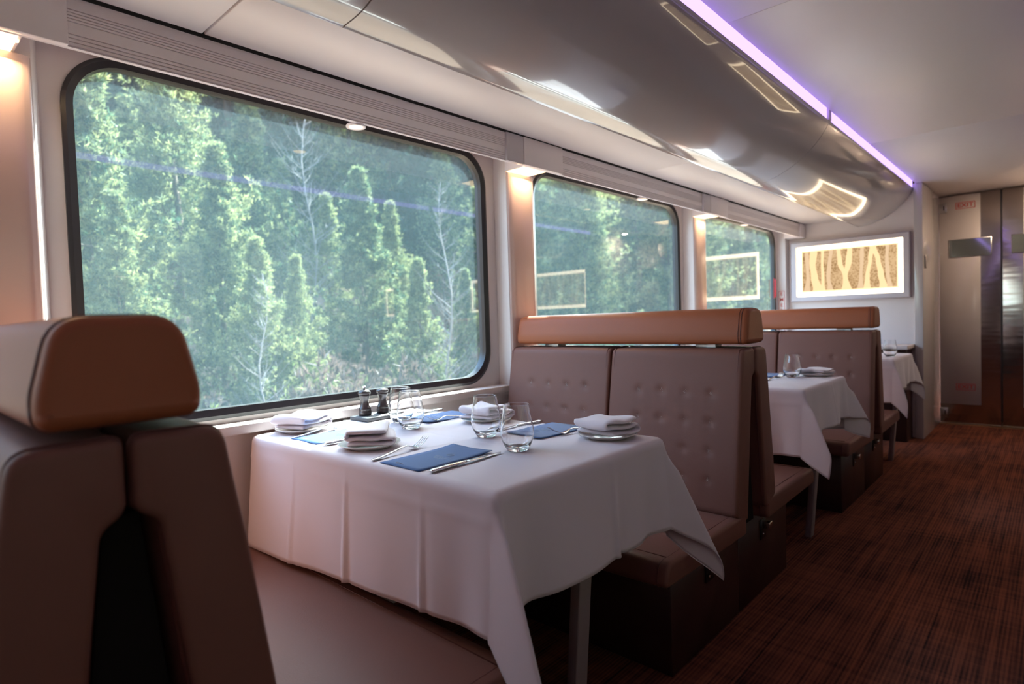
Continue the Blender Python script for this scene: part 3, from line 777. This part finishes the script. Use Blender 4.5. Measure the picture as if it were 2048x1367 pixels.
# far diner by the window
put(plate0, -1.405, 1.395, ZT, 0, 'cream bread plate seen through the glasses at the far side of the first table', 'plate')
put(naps[3], -1.405, 1.395, ZT+.010, D(5), 'white folded napkin seen through the two front glasses', 'napkin')
put(fork0, -1.502, 1.455, ZT, D(160), 'steel fork beside the far blue menu by the window', 'fork')
put(menu0, -1.610, 1.492, ZT, PI, 'slate blue menu card at the far left of the first table behind the left glasses', 'menu')
put(knife0, -1.728, 1.484, ZT, D(176), 'steel knife by the window sill beyond the far left blue menu', 'knife')
put(glass0, -1.022, 1.125, ZT, 0, 'stemless clear glass nearest the camera on the first table', 'glass')
put(glass0, -1.222, 1.212, ZT, 0, 'stemless clear glass just left of and behind the nearest glass', 'glass')
put(glass0, -1.522, 1.172, ZT, 0, 'stemless clear glass in front of another, right of the pepper mill', 'glass')
put(glass0, -1.640, 1.225, ZT, 0, 'stemless clear glass closest to the salt shaker, partly behind another glass', 'glass')
# second table
put(glass0, -.998, 3.195, ZT, 0, 'single stemless glass on the second table beside its plate', 'glass')
put(plate0, -.918, 3.318, ZT, 0, 'cream bread plate on the second table', 'plate')
put(naps[1], -.918, 3.318, ZT+.010, D(-10), 'flat folded white napkin on the plate of the second table', 'napkin').scale = (1, 1, .62)
put(fork0, -1.245, 2.76, ZT, D(-2), 'steel fork on the second table, tines showing past the booth end', 'fork').location = (-1.05, 2.985, ZT)
put(menu0, -1.13, 3.37, ZT, PI, 'slate blue menu card on the second table behind its glass', 'menu')
put(glass0, -.865, 4.86, ZT, 0, 'stemless glass on the farthest table, half hidden by the booth end', 'glass')

tr_ = MB().box(-.050, .050, -.082, .082, 0, .014).build('condiment_tray', M['slate'], bevel=.002, seg=1)
tr_.location = (-1.795, 1.235, ZT); tr_.rotation_euler = (0, 0, D(4)); tag(tr_, 'dark slate tray carrying pepper mill and salt shaker by the window', 'tray')
mp = [(0, 0), (.021, 0), (.0225, .002), (.0225, .014), (.0205, .017), (.0215, .020), (.0215, .024), (.019, .028), (.0155, .036), (.0138, .046), (.0145, .054), (.0175, .064), (.0195, .068), (.0195, .0715), (.0185, .073), (0, .073)]
r_ = empty('pepper_mill', (-1.812, 1.196, ZT+.0145)); tag(r_, 'dark wooden pepper mill with a small steel knob on the slate tray', 'pepper mill')
MB().lathe(mp, n=36).build('body', M['wood_dark'], r_, smooth=True)
MB().lathe([(0, .0735), (.0195, .0735), (.0225, .077), (.0225, .081), (.018, .087), (.009, .0905), (0, .091)], n=36).build('cap', M['wood_dark'], r_, smooth=True)
MB().lathe([(0, .090), (.004, .090), (.0035, .094), (.0065, .097), (.007, .100), (.005, .103), (0, .104)], n=24).build('knob', M['steel'], r_, smooth=True)
r_ = empty('salt_shaker', (-1.806, 1.268, ZT+.0145)); tag(r_, 'dark wooden salt shaker with a flat domed cap beside the pepper mill', 'salt shaker')
MB().lathe(mp, n=36).build('body', M['wood_dark'], r_, smooth=True)
MB().lathe([(0, .0735), (.0195, .0735), (.0225, .077), (.0225, .082), (.019, .086), (.0115, .087), (.0105, .0885), (0, .0885)], n=36).build('cap', M['wood_dark'], r_, smooth=True)

# ------------------------------------------------------------------ end wall: light box, shelf, signs
def light_box(left):
    fx = (lambda x: x) if left else mir
    root = empty('light_box_picture', (fx(-1.37), YE, 1.45)); tag(root, 'backlit picture of birch trunks in a white frame on the end wall' if left else 'backlit picture of birch trunks on the end wall right of the door', 'picture')
    s = 1 if left else -1
    x0, x1, z0, z1 = -.468, .468, -.272, .272; d = .055
    rows = []
    for (a, b_, e, f_, y) in ((x0, x1, z0, z1, 0), (x0, x1, z0, z1, -d+.006), (x0+.006, x1-.006, z0+.006, z1-.006, -d), (x0+.048, x1-.046, z0+.043, z1-.043, -d), (x0+.050, x1-.048, z0+.045, z1-.045, -.012)):
        rows.append([(a, y, e), (b_, y, e), (b_, y, f_), (a, y, f_)])
    MB().grid(rows, False, True).build('frame', M['frame_white'], root)
    MB().box(x0+.045, x1-.045, -.016, -.008, z0+.04, z1-.04).build('lit_backing', M['artlight'], root)
    ax0, ax1, az0, az1 = -.372, .372, -.178, .180
    MB().box(ax0-.012, ax1+.012, -.0162, -.016, az0-.012, az1+.012).build('glow_edge', M['arthalo'], root)
    pl = MB().box(ax0, ax1, -.024, -.0165, az0, az1).build('pebble_panel', M['art'], root, bevel=.006, seg=2)
    trunks = [[(-.335, -.33, -.325, -.335), .016], [(-.275, -.285, -.27, -.24), .028], [(-.20, -.205, -.20, -.20), .012], [(-.13, -.145, -.155, -.14), .016], [(-.07, -.06, -.02, -.005), .018], [(.02, .01, -.018, -.008), .022],
              [(.115, .112, .105, .10), .014], [(.19, .175, .155, .15), .016], [(.20, .235, .255, .275), .020], [(.305, .300, .305, .32), .014]]
    for k, (xs_, hw) in enumerate(trunks):
        A = []; B_ = []; C_ = []; D_ = []
        for i in range(25):
            t = i/24; z = az1-(az1-az0)*t; q = t*3; j = min(2, int(q)); u = q-j; u = u*u*(3-2*u); x = xs_[j]*(1-u)+xs_[j+1]*u
            wd = hw*(1+1.0*max(0, t-.72)**2*10+.12*math.sin(t*9+k)); A.append((x-wd, -.0255, z)); D_.append((x+wd, -.0255, z)); B_.append((x-wd*.55, -.0275, z)); C_.append((x+wd*.55, -.0275, z))
        MB().grid([A, B_, C_, D_]).build('etched_trunk', M['art_tree'] if k % 3 else M['art_tree_core'], root, raw=True)
    return root
light_box(True); light_box(False)
sh = MB().box(-1.905, -.877, 5.60, YE-.001, .757, .787).build('end_shelf', M['wall'], bevel=.003); tag(sh, 'pale ledge along the end wall behind the farthest table', 'shelf')
cb = MB().box(-1.90, -.90, 5.68, YE-.001, 0, .756).build('end_cabinet', M['base'], bevel=.003); tag(cb, 'dark cabinet under the pale ledge at the end wall', 'cabinet')

def sign_exit(name, x, z, w_, h_, y, label):
    root = empty(name, (x, y, z)); tag(root, label, 'sign')
    b_ = .0045
    mb = MB().box(-w_/2, w_/2, -.0012, 0, h_/2-b_, h_/2).box(-w_/2, w_/2, -.0012, 0, -h_/2, -h_/2+b_).box(-w_/2, -w_/2+b_, -.0012, 0, -h_/2+b_, h_/2-b_).box(w_/2-b_, w_/2, -.0012, 0, -h_/2+b_, h_/2-b_)
    mb.build('border', M['red'], root)
    mesh_text('EXIT', h_*.82, 'lettering', M['red'], root, Matrix.Rotation(PI/2, 4, 'X') @ Matrix.Translation((0, 0, .001)) @ Matrix.Scale(1.12, 4, (1, 0, 0)), space=1.05)
# ------------------------------------------------------------------ the steel double door
door = empty('door_1', (0, 0, 0)); tag(door, kind='structure')
XD0, XDM, XD1 = -.813, -.363, .087
for i, (a_, b_) in enumerate(((XD0, XDM-.002), (XDM+.002, XD1))):
    leaf = MB().box(a_, b_, YD, YD+.03, .012, 2.108).build('door_leaf', M['door_steel'], door, bevel=.004)
    if i == 0: xa, xb, wa, wb = a_+.004, -.509, -.738, -.435
    else: xa, xb, wa, wb = -.217, b_-.004, -.291, .012
    MB().box(xa, xb, YD-.003, YD-.0005, .190, 2.095).build('white_panel', M['wall_gloss'], leaf, bevel=.001, seg=1)
    fr_ = MB().box(wa-.006, wb+.006, YD-.006, YD-.0035, 1.534, 1.700).build('window_frame', M['metal_grey'], leaf, bevel=.001, seg=1)
    MB().box(wa, wb, YD-.0075, YD-.0062, 1.540, 1.694).build('glass', M['door_glass'], fr_)
for z in (1.995, .105):
    r_ = MB().box(XD0+.002, XD0+.062, YD-.012, YD-.0035, z-.045, z+.045).build('latch_plate', M['metal_grey'], door, bevel=.002, seg=1)
    MB().box(XD0+.035, XD0+.043, YD-.0145, YD-.0125, z-.02, z+.02).build('slot', M['black_metal'], r_)
MB().box(XDM-.006, XDM+.006, YD-.006, YD-.0005, .05, 2.10).build('centre_gasket', M['black_gasket'], door)
MB().box(XD0, XD1, YD-.02, YD, 0, .010).build('threshold', M['brass'], door)
sign_exit('exit_sign', -.616, 2.003, .142, .060, YD-.0035, 'red outlined EXIT sign at the top of the steel door')
sign_exit('exit_sign', -.620, .350, .142, .060, YD-.0035, 'red outlined EXIT sign at the foot of the steel door')
# emergency exit sticker beside the farthest window
PS = PIL_Y[5]-.0985
st = MB().box(-1.931, -1.879, PS-.002, PS, .80, 1.285).build('emergency_sticker', M['sticker']); tag(st, 'vertical white sticker with red EMERGENCY lettering right of the farthest window', 'sticker')
bd = MB()
for xa, xb, z0_, z1_ in ((-1.931, -1.879, 1.281, 1.285), (-1.931, -1.927, .80, 1.285), (-1.883, -1.879, .80, 1.285), (-1.931, -1.879, .80, .804)): bd.box(xa, xb, PS-.0028, PS-.002, z0_, z1_)
bd.build('border', M['red'], st)
for k, ch in enumerate('EMERGENCY'):
    mesh_text(ch, .046, 'letter', M['red'], st, Matrix.Translation((-1.905, PS-.0026, 1.255-.052*k)) @ Matrix.Rotation(PI/2, 4, 'X'))
rh = empty('emergency_pull', (XW+.004, 5.752, 1.31)); tag(rh, 'red emergency pull on the right edge of the farthest window frame', 'handle')
MB().box(0, .016, -.008, .008, -.085, .085).build('grip', M['red_handle'], rh, bevel=.004); MB().box(-.003, .0, -.014, .014, -.095, .095).build('back_plate', M['red_handle'], rh)
# small square button on the corridor wall, a scrap of lint on the carpet
bt = empty('wall_button', (-.815, 6.02, 1.50)); tag(bt, 'small square push button on the glossy wall beside the door', 'button')
MB().box(0, .004, -.03, .03, -.055, .055).build('plate', M['metal_grey'], bt, bevel=.001, seg=1); MB().lathe([(0, .0), (.014, 0), (.016, .004), (.010, .008), (0, .009)], n=20).build('knob', M['brass'], bt, smooth=True).rotation_euler = (0, PI/2, 0)
bpy.data.objects[bt.name].children[1].location = (.004, 0, -.03) if len(bt.children) > 1 else (0, 0, 0)
li = MB().tube([(0, 0, .001), (.005, .002, .003), (.011, 0, .001)], .0009, 5).build('lint_scrap', M['napkin']); li.location = (-.30, 1.70, .0005); tag(li, 'tiny white scrap of lint on the carpet', 'lint')

# ------------------------------------------------------------------ outside: hillside and trees
def gz(x, y):
    d = abs(x)
    z = -1.35 if d < 5 else -1.35+(d-5)*.20 if d < 11 else -.15+(d-11)*.34 if d < 20 else 2.91+(d-20)*.62
    return z + .35*math.sin(x*.35+y*.21)*min(1, max(0, (d-5)/8)) + .2*math.sin(y*.6+x*.1)*min(1, max(0, (d-5)/8))
mb = MB(); xs_ = [-2.6, -5, -6.5, -8, -10, -12, -14, -17, -20, -24, -29, -35, -45, -60, -80, -110]; ys_ = [-60+6*i for i in range(52)]
mb.grid([[(x, y, gz(x, y)) for y in ys_] for x in xs_]); g_ = mb.build('ground', M['soil'], smooth=True); tag(g_, kind='structure')
mb = MB(); mb.grid([[(x, y, z+.4*math.sin(y*.4+x)) for y in ys_] for x, z in ((1.6, -1.6), (3.0, -1.4), (4.2, .6), (5.5, 3.4), (8, 7.5), (12, 13), (20, 22), (40, 34))]); g_ = mb.build('ground', M['bank'], smooth=True); tag(g_, kind='structure')  # unseen bank added on the right to cut daylight from that side
mb = MB().box(-2.6, 1.6, -80, 250, -1.5, -1.4); g_ = mb.build('ground', M['soil']); tag(g_, kind='structure')

def tri_mesh(name, V, tone):
    n = len(V)//3; me = bpy.data.meshes.new(name); me.vertices.add(len(V)); me.vertices.foreach_set('co', V.astype(np.float32).ravel())
    me.loops.add(len(V)); me.loops.foreach_set('vertex_index', np.arange(len(V), dtype=np.int32))
    me.polygons.add(n); me.polygons.foreach_set('loop_start', np.arange(0, 3*n, 3, dtype=np.int32)); me.polygons.foreach_set('loop_total', np.full(n, 3, np.int32))
    a = me.attributes.new('tone', 'FLOAT', 'POINT'); a.data.foreach_set('value', tone.astype(np.float32)); me.update(); me.validate(); return me
def tufts(rng, C, Dv, size, per, spread=.8, width=.16):
    """C (n,3) tuft centres, Dv (n,3) main directions -> triangles"""
    n = len(C); C = np.repeat(C, per, 0); Dd = np.repeat(Dv, per, 0)+rng.normal(0, spread, (n*per, 3)); Dd /= np.linalg.norm(Dd, axis=1)[:, None]
    L = size*rng.uniform(.6, 1.25, n*per)[:, None]; S = np.cross(Dd, rng.normal(0, 1, (n*per, 3))); S /= np.linalg.norm(S, axis=1)[:, None]
    a = C-S*L*width; b_ = C+S*L*width; c_ = C+Dd*L; V = np.stack([a, b_, c_], 1).reshape(-1, 3)
    tone = np.repeat(np.repeat(rng.uniform(0, 1, n), per), 3); return V, tone
def conifer(seed, H, R, nb, kt, size, per, fullness=.85, low=.08, upturn=.35, width=.17, spread=.8):
    rng = np.random.default_rng(seed); t = low+(1-low)*np.sort(rng.uniform(0, 1, nb))**.9
    az = rng.uniform(0, 2*PI, nb)
    lobe = 1+.28*np.sin(az*2+seed+t*14)+.12*np.sin(az*5+t*31)
    L = R*(1-t)**1.05*rng.uniform(.55, 1.15, nb)*lobe+.06
    s = rng.uniform(.18, 1.03, (nb, kt))**.6
    rr = L[:, None]*s; X = np.cos(az)[:, None]*rr; Y = np.sin(az)[:, None]*rr
    Z = (t*H)[:, None]-rr*.12+upturn*rr*s**2+rng.normal(0, .05, (nb, kt))
    X += rng.normal(0, .06*R/1.8, X.shape); Y += rng.normal(0, .06*R/1.8, X.shape)
    C = np.stack([X, Y, Z], -1).reshape(-1, 3)
    Dv = np.stack([np.cos(az)[:, None]*np.ones_like(s)*.55, np.sin(az)[:, None]*np.ones_like(s)*.55, np.full_like(s, .75)], -1).reshape(-1, 3)
    V, tone = tufts(rng, C, Dv, size, per, spread, width); return V, tone
def trunk_mb(H, r, seed=0, nbr=0, R=1.5):
    rnd = random.Random(seed); mb = MB(); pts = [(.05*math.sin(i*1.3+seed), .05*math.cos(i*1.7+seed), -.4+(H+.3)*i/8) for i in range(9)]
    mb.tube(pts, [r*(1-.9*i/8) for i in range(9)], 8)
    for k in range(nbr):
        z = H*rnd.uniform(.12, .85); a = rnd.uniform(0, 6.28); L = R*(1-z/H)**.7*rnd.uniform(.5, .9)
        mb.tube([(0, 0, z), (math.cos(a)*L*.5, math.sin(a)*L*.5, z+L*.02), (math.cos(a)*L, math.sin(a)*L, z+L*.28)], [r*.28*(1-z/H)+.012, r*.16*(1-z/H)+.008, .004], 5)
    return mb
protos = []
def proto_tree(kind, idx, V, tone, H, r, R, leaf, nbr=24):
    root = empty(kind); crown = link('crown', tri_mesh('crown', V, tone), M[leaf], root)
    trunk_mb(H, r, idx, nbr, R).build('trunk', M['bark'], root, smooth=True)
    return root
NEAR = []
for i, (H, R) in enumerate(((9.0, 2.6), (8.0, 2.2), (6.5, 1.75), (10.0, 2.9))):
    V, tn = conifer(10+i, H, R, 330, 24, .12, 10, width=.12, upturn=.5)
    NEAR.append(proto_tree('pine_tree', i, V, tn, H, .13, R, 'needles'))
MID = []
for i, (H, R) in enumerate(((10.0, 2.0), (12.0, 2.1))):
    V, tn = conifer(30+i, H, R, 420, 15, .17, 8, width=.14)
    MID.append(proto_tree('pine_tree', 10+i, V, tn, H, .14, R, 'needles'))
FIR = []
for i, (H, R) in enumerate(((12.0, 2.2), (14.0, 2.5))):
    V, tn = conifer(50+i, H, R, 360, 14, .26, 6, upturn=-.05, width=.14)
    r_ = empty('fir_tree'); link('crown', tri_mesh('crown', V, tn), M['needles_dark'], r_); trunk_mb(H, .16, 20+i, 10, R).build('trunk', M['bark'], r_, smooth=True); FIR.append(r_)
def bare_tree(seed, H, mat_, kt=70):
    rnd = random.Random(seed); root = empty('bare_tree'); mb = MB(); 
    pts = [Vector((.10*math.sin(i*.9+seed), .10*math.cos(i*1.1+seed), -.4+(H+.4)*i/10)) for i in range(11)]
    mb.tube(pts, [.034*(1-.92*i/10)+.003 for i in range(11)], 7); mb.build('trunk', mat_, root, smooth=True)
    tw = MB()
    for k in range(kt):
        t = rnd.uniform(.18, .98); i = min(9, int(t*10)); p = pts[i].lerp(pts[i+1], t*10-i); a = rnd.uniform(0, 6.28); L = (1-t)*H*.28*rnd.uniform(.5, 1)+.25
        d = Vector((math.cos(a), math.sin(a), .75)); q1 = p+d*L*.5; q2 = q1+(d+Vector((0, 0, .5)))*L*.45
        tw.tube([p, q1, q2], [.007*(1-t)+.004, .0035, .0015], 4)
        for j in range(4):
            u = rnd.uniform(.2, 1); b_ = p.lerp(q1, u); e = b_+Vector((rnd.uniform(-1, 1), rnd.uniform(-1, 1), rnd.uniform(.1, 1))).normalized()*L*.35; tw.tube([b_, e], [.0028, .001], 3)
    tw.build('branches', mat_, root); return root
BARE = [bare_tree(3, 5.5, M['birch']), bare_tree(8, 7.0, M['birch'], 90)]
def bush(seed, r, leaf, name):
    rng = np.random.default_rng(seed); n = 420
    Dn = rng.normal(0, 1, (n, 3)); Dn[:, 2] = abs(Dn[:, 2]); Dn /= np.linalg.norm(Dn, axis=1)[:, None]
    C = Dn*(r*rng.uniform(.2, 1, n)**.5)[:, None]*(1+.25*np.sin(Dn[:, 0:1]*5+seed)); C[:, 2] *= 1.15
    V, tn = tufts(rng, C, Dn+np.array([0, 0, .6]), .15, 9, .7, .10)
    root = empty(name); link('foliage', tri_mesh('foliage', V, tn), M[leaf], root)
    mb = MB(); rnd = random.Random(seed)
    for k in range(9):
        a = rnd.uniform(0, 6.28); mb.tube([(0, 0, -.3), (math.cos(a)*r*.3, math.sin(a)*r*.3, r*.5), (math.cos(a)*r*.6, math.sin(a)*r*.6, r*1.05)], [.018, .012, .004], 5)
    mb.build('stems', M['bark'], root); return root
BUSH = [bush(2, .95, 'twigs', 'bare_bush'), bush(4, .85, 'shrub', 'leafy_bush')]
usedt = set()
def plant(src, x, y, s, rz, label, cat, group, dz=0):
    o = src if src.name not in usedt else copy_tree(src); usedt.add(src.name); usedt.add(o.name)
    o.location = (x, y, gz(x, y)+dz); o.scale = (s, s, s*random.uniform(.95, 1.08)); o.rotation_euler = (0, 0, rz); tag(o, label, cat, group); return o
random.seed(5)
def ray_xy(px, dist):   # ground position seen in the photo's column px at a given distance from the window wall
    v = R3 @ Vector((px-1024., 0., -FP)); t = dist/abs(v.x); return (-dist, v.y*t)
# the row of sunlit pines nearest the train
near_spec = [(165, 135, 9.0, 2), (335, 60, 10.5, 0), (490, 195, 13.0, 1), (430, 300, 9.3, 1), (560, 330, 14, 0), (715, 325, 11.0, 2), (835, 515, 8.6, 2), (590, 520, 8.8, 0), (510, 470, 8.4, 1), (880, 290, 15, 3),
             (960, 330, 13, 0), (650, 380, 12.5, 1), (250, 180, 13, 3), (90, 100, 10, 0), (20, 100, 12, 3), (230, 420, 8.2, 0), (930, 560, 9.5, 2), (780, 420, 12.0, 1), (1000, 380, 12.5, 0)]
NH = (9.0, 8.0, 6.5, 10.0)
pl_lab = 'sunlit pine tree on the slope nearest the train'
for i, (px, py, dist, k) in enumerate(near_spec):    # each crown tip stands where its ray from the camera meets its distance
    v = R3 @ Vector((px-1024., -(py-683.5), -FP)); t = dist/abs(v.x); x, y, zt = -dist, v.y*t, 1.08+v.z*t
    s_ = max(.22, (zt-gz(x, y))/NH[k]); plant(NEAR[k], x, y, s_, random.uniform(0, 6.28), pl_lab, 'tree', 'pines nearest the train')
for px in range(1050, 1600, 26):
    dist = random.uniform(10, 15); x, y = ray_xy(px+random.uniform(-10, 10), dist)
    if y < 90: plant(random.choice(NEAR), x, y, random.uniform(.75, 1.05), random.uniform(0, 6.28), pl_lab, 'tree', 'pines nearest the train')
for dist, step in ((18, 75), (23, 62), (29, 52), (37, 46), (47, 38), (60, 36)):
    px = -60+random.uniform(0, 30)
    while px < 1620:
        dd = dist*random.uniform(.9, 1.1); x, y = ray_xy(px, dd)
        if y < 190 and x > -100:
            if dist < 30 and random.random() < .35: plant(random.choice(MID), x, y, random.uniform(.8, 1.15), random.uniform(0, 6.28), 'pine tree in the middle of the wooded slope', 'tree', 'pines on the middle slope')
            else: plant(random.choice(FIR), x, y, random.uniform(.8, 1.2)*(1+dist/200), random.uniform(0, 6.28), 'dark fir tree high on the wooded slope', 'tree', 'firs on the upper slope')
        px += step*random.uniform(.8, 1.2)*(1 if px < 1000 else .62)
for px, dist, k, s in ((527, 7.4, 0, .50), (897, 8.0, 0, .78), (630, 12.0, 1, .95), (1055, 12.5, 1, .8), (985, 11.5, 0, .9)):
    x, y = ray_xy(px, dist); plant(BARE[k], x, y, s, random.uniform(0, 6), 'bare pale-barked tree among the pines', 'tree', 'bare pale trees')
for i, px in enumerate((190, 260, 320, 420, 470, 575, 640, 690, 760, 800, 870, 930, 600, 680, 540, 990, 1100, 1180, 1260, 1330)):
    dist = 7.2+(i*37 % 10)*.22; x, y = ray_xy(px, dist); k = (0, 0, 1)[i % 3]
    plant(BUSH[k], x, y, random.uniform(.8, 1.25), random.uniform(0, 6), ('brown bare-twigged bush below the window' if k == 0 else 'light green leafy bush below the window'), 'bush', ('bare bushes by the track' if k == 0 else 'leafy bushes by the track'))
for o in NEAR+MID+FIR+BARE+BUSH:
    if o.name not in usedt: 
        for c_ in list(o.children): bpy.data.objects.remove(c_)
        bpy.data.objects.remove(o)

# light portals: they only guide the sampling of daylight through the windows
for side in (0, 1):
    xs = XW-.05 if not side else mir(XW)+.05
    for k in range(5):
        ld = bpy.data.lights.new('portal', 'AREA'); ld.shape = 'RECTANGLE'; ld.size = 1.05; ld.size_y = 1.56; ld.cycles.is_portal = True
        lo = bpy.data.objects.new('window_portal', ld); col.objects.link(lo); lo.location = (xs, PIL_Y[k]+.953, 1.326)
        lo.rotation_euler = (0, -PI/2 if not side else PI/2, 0)
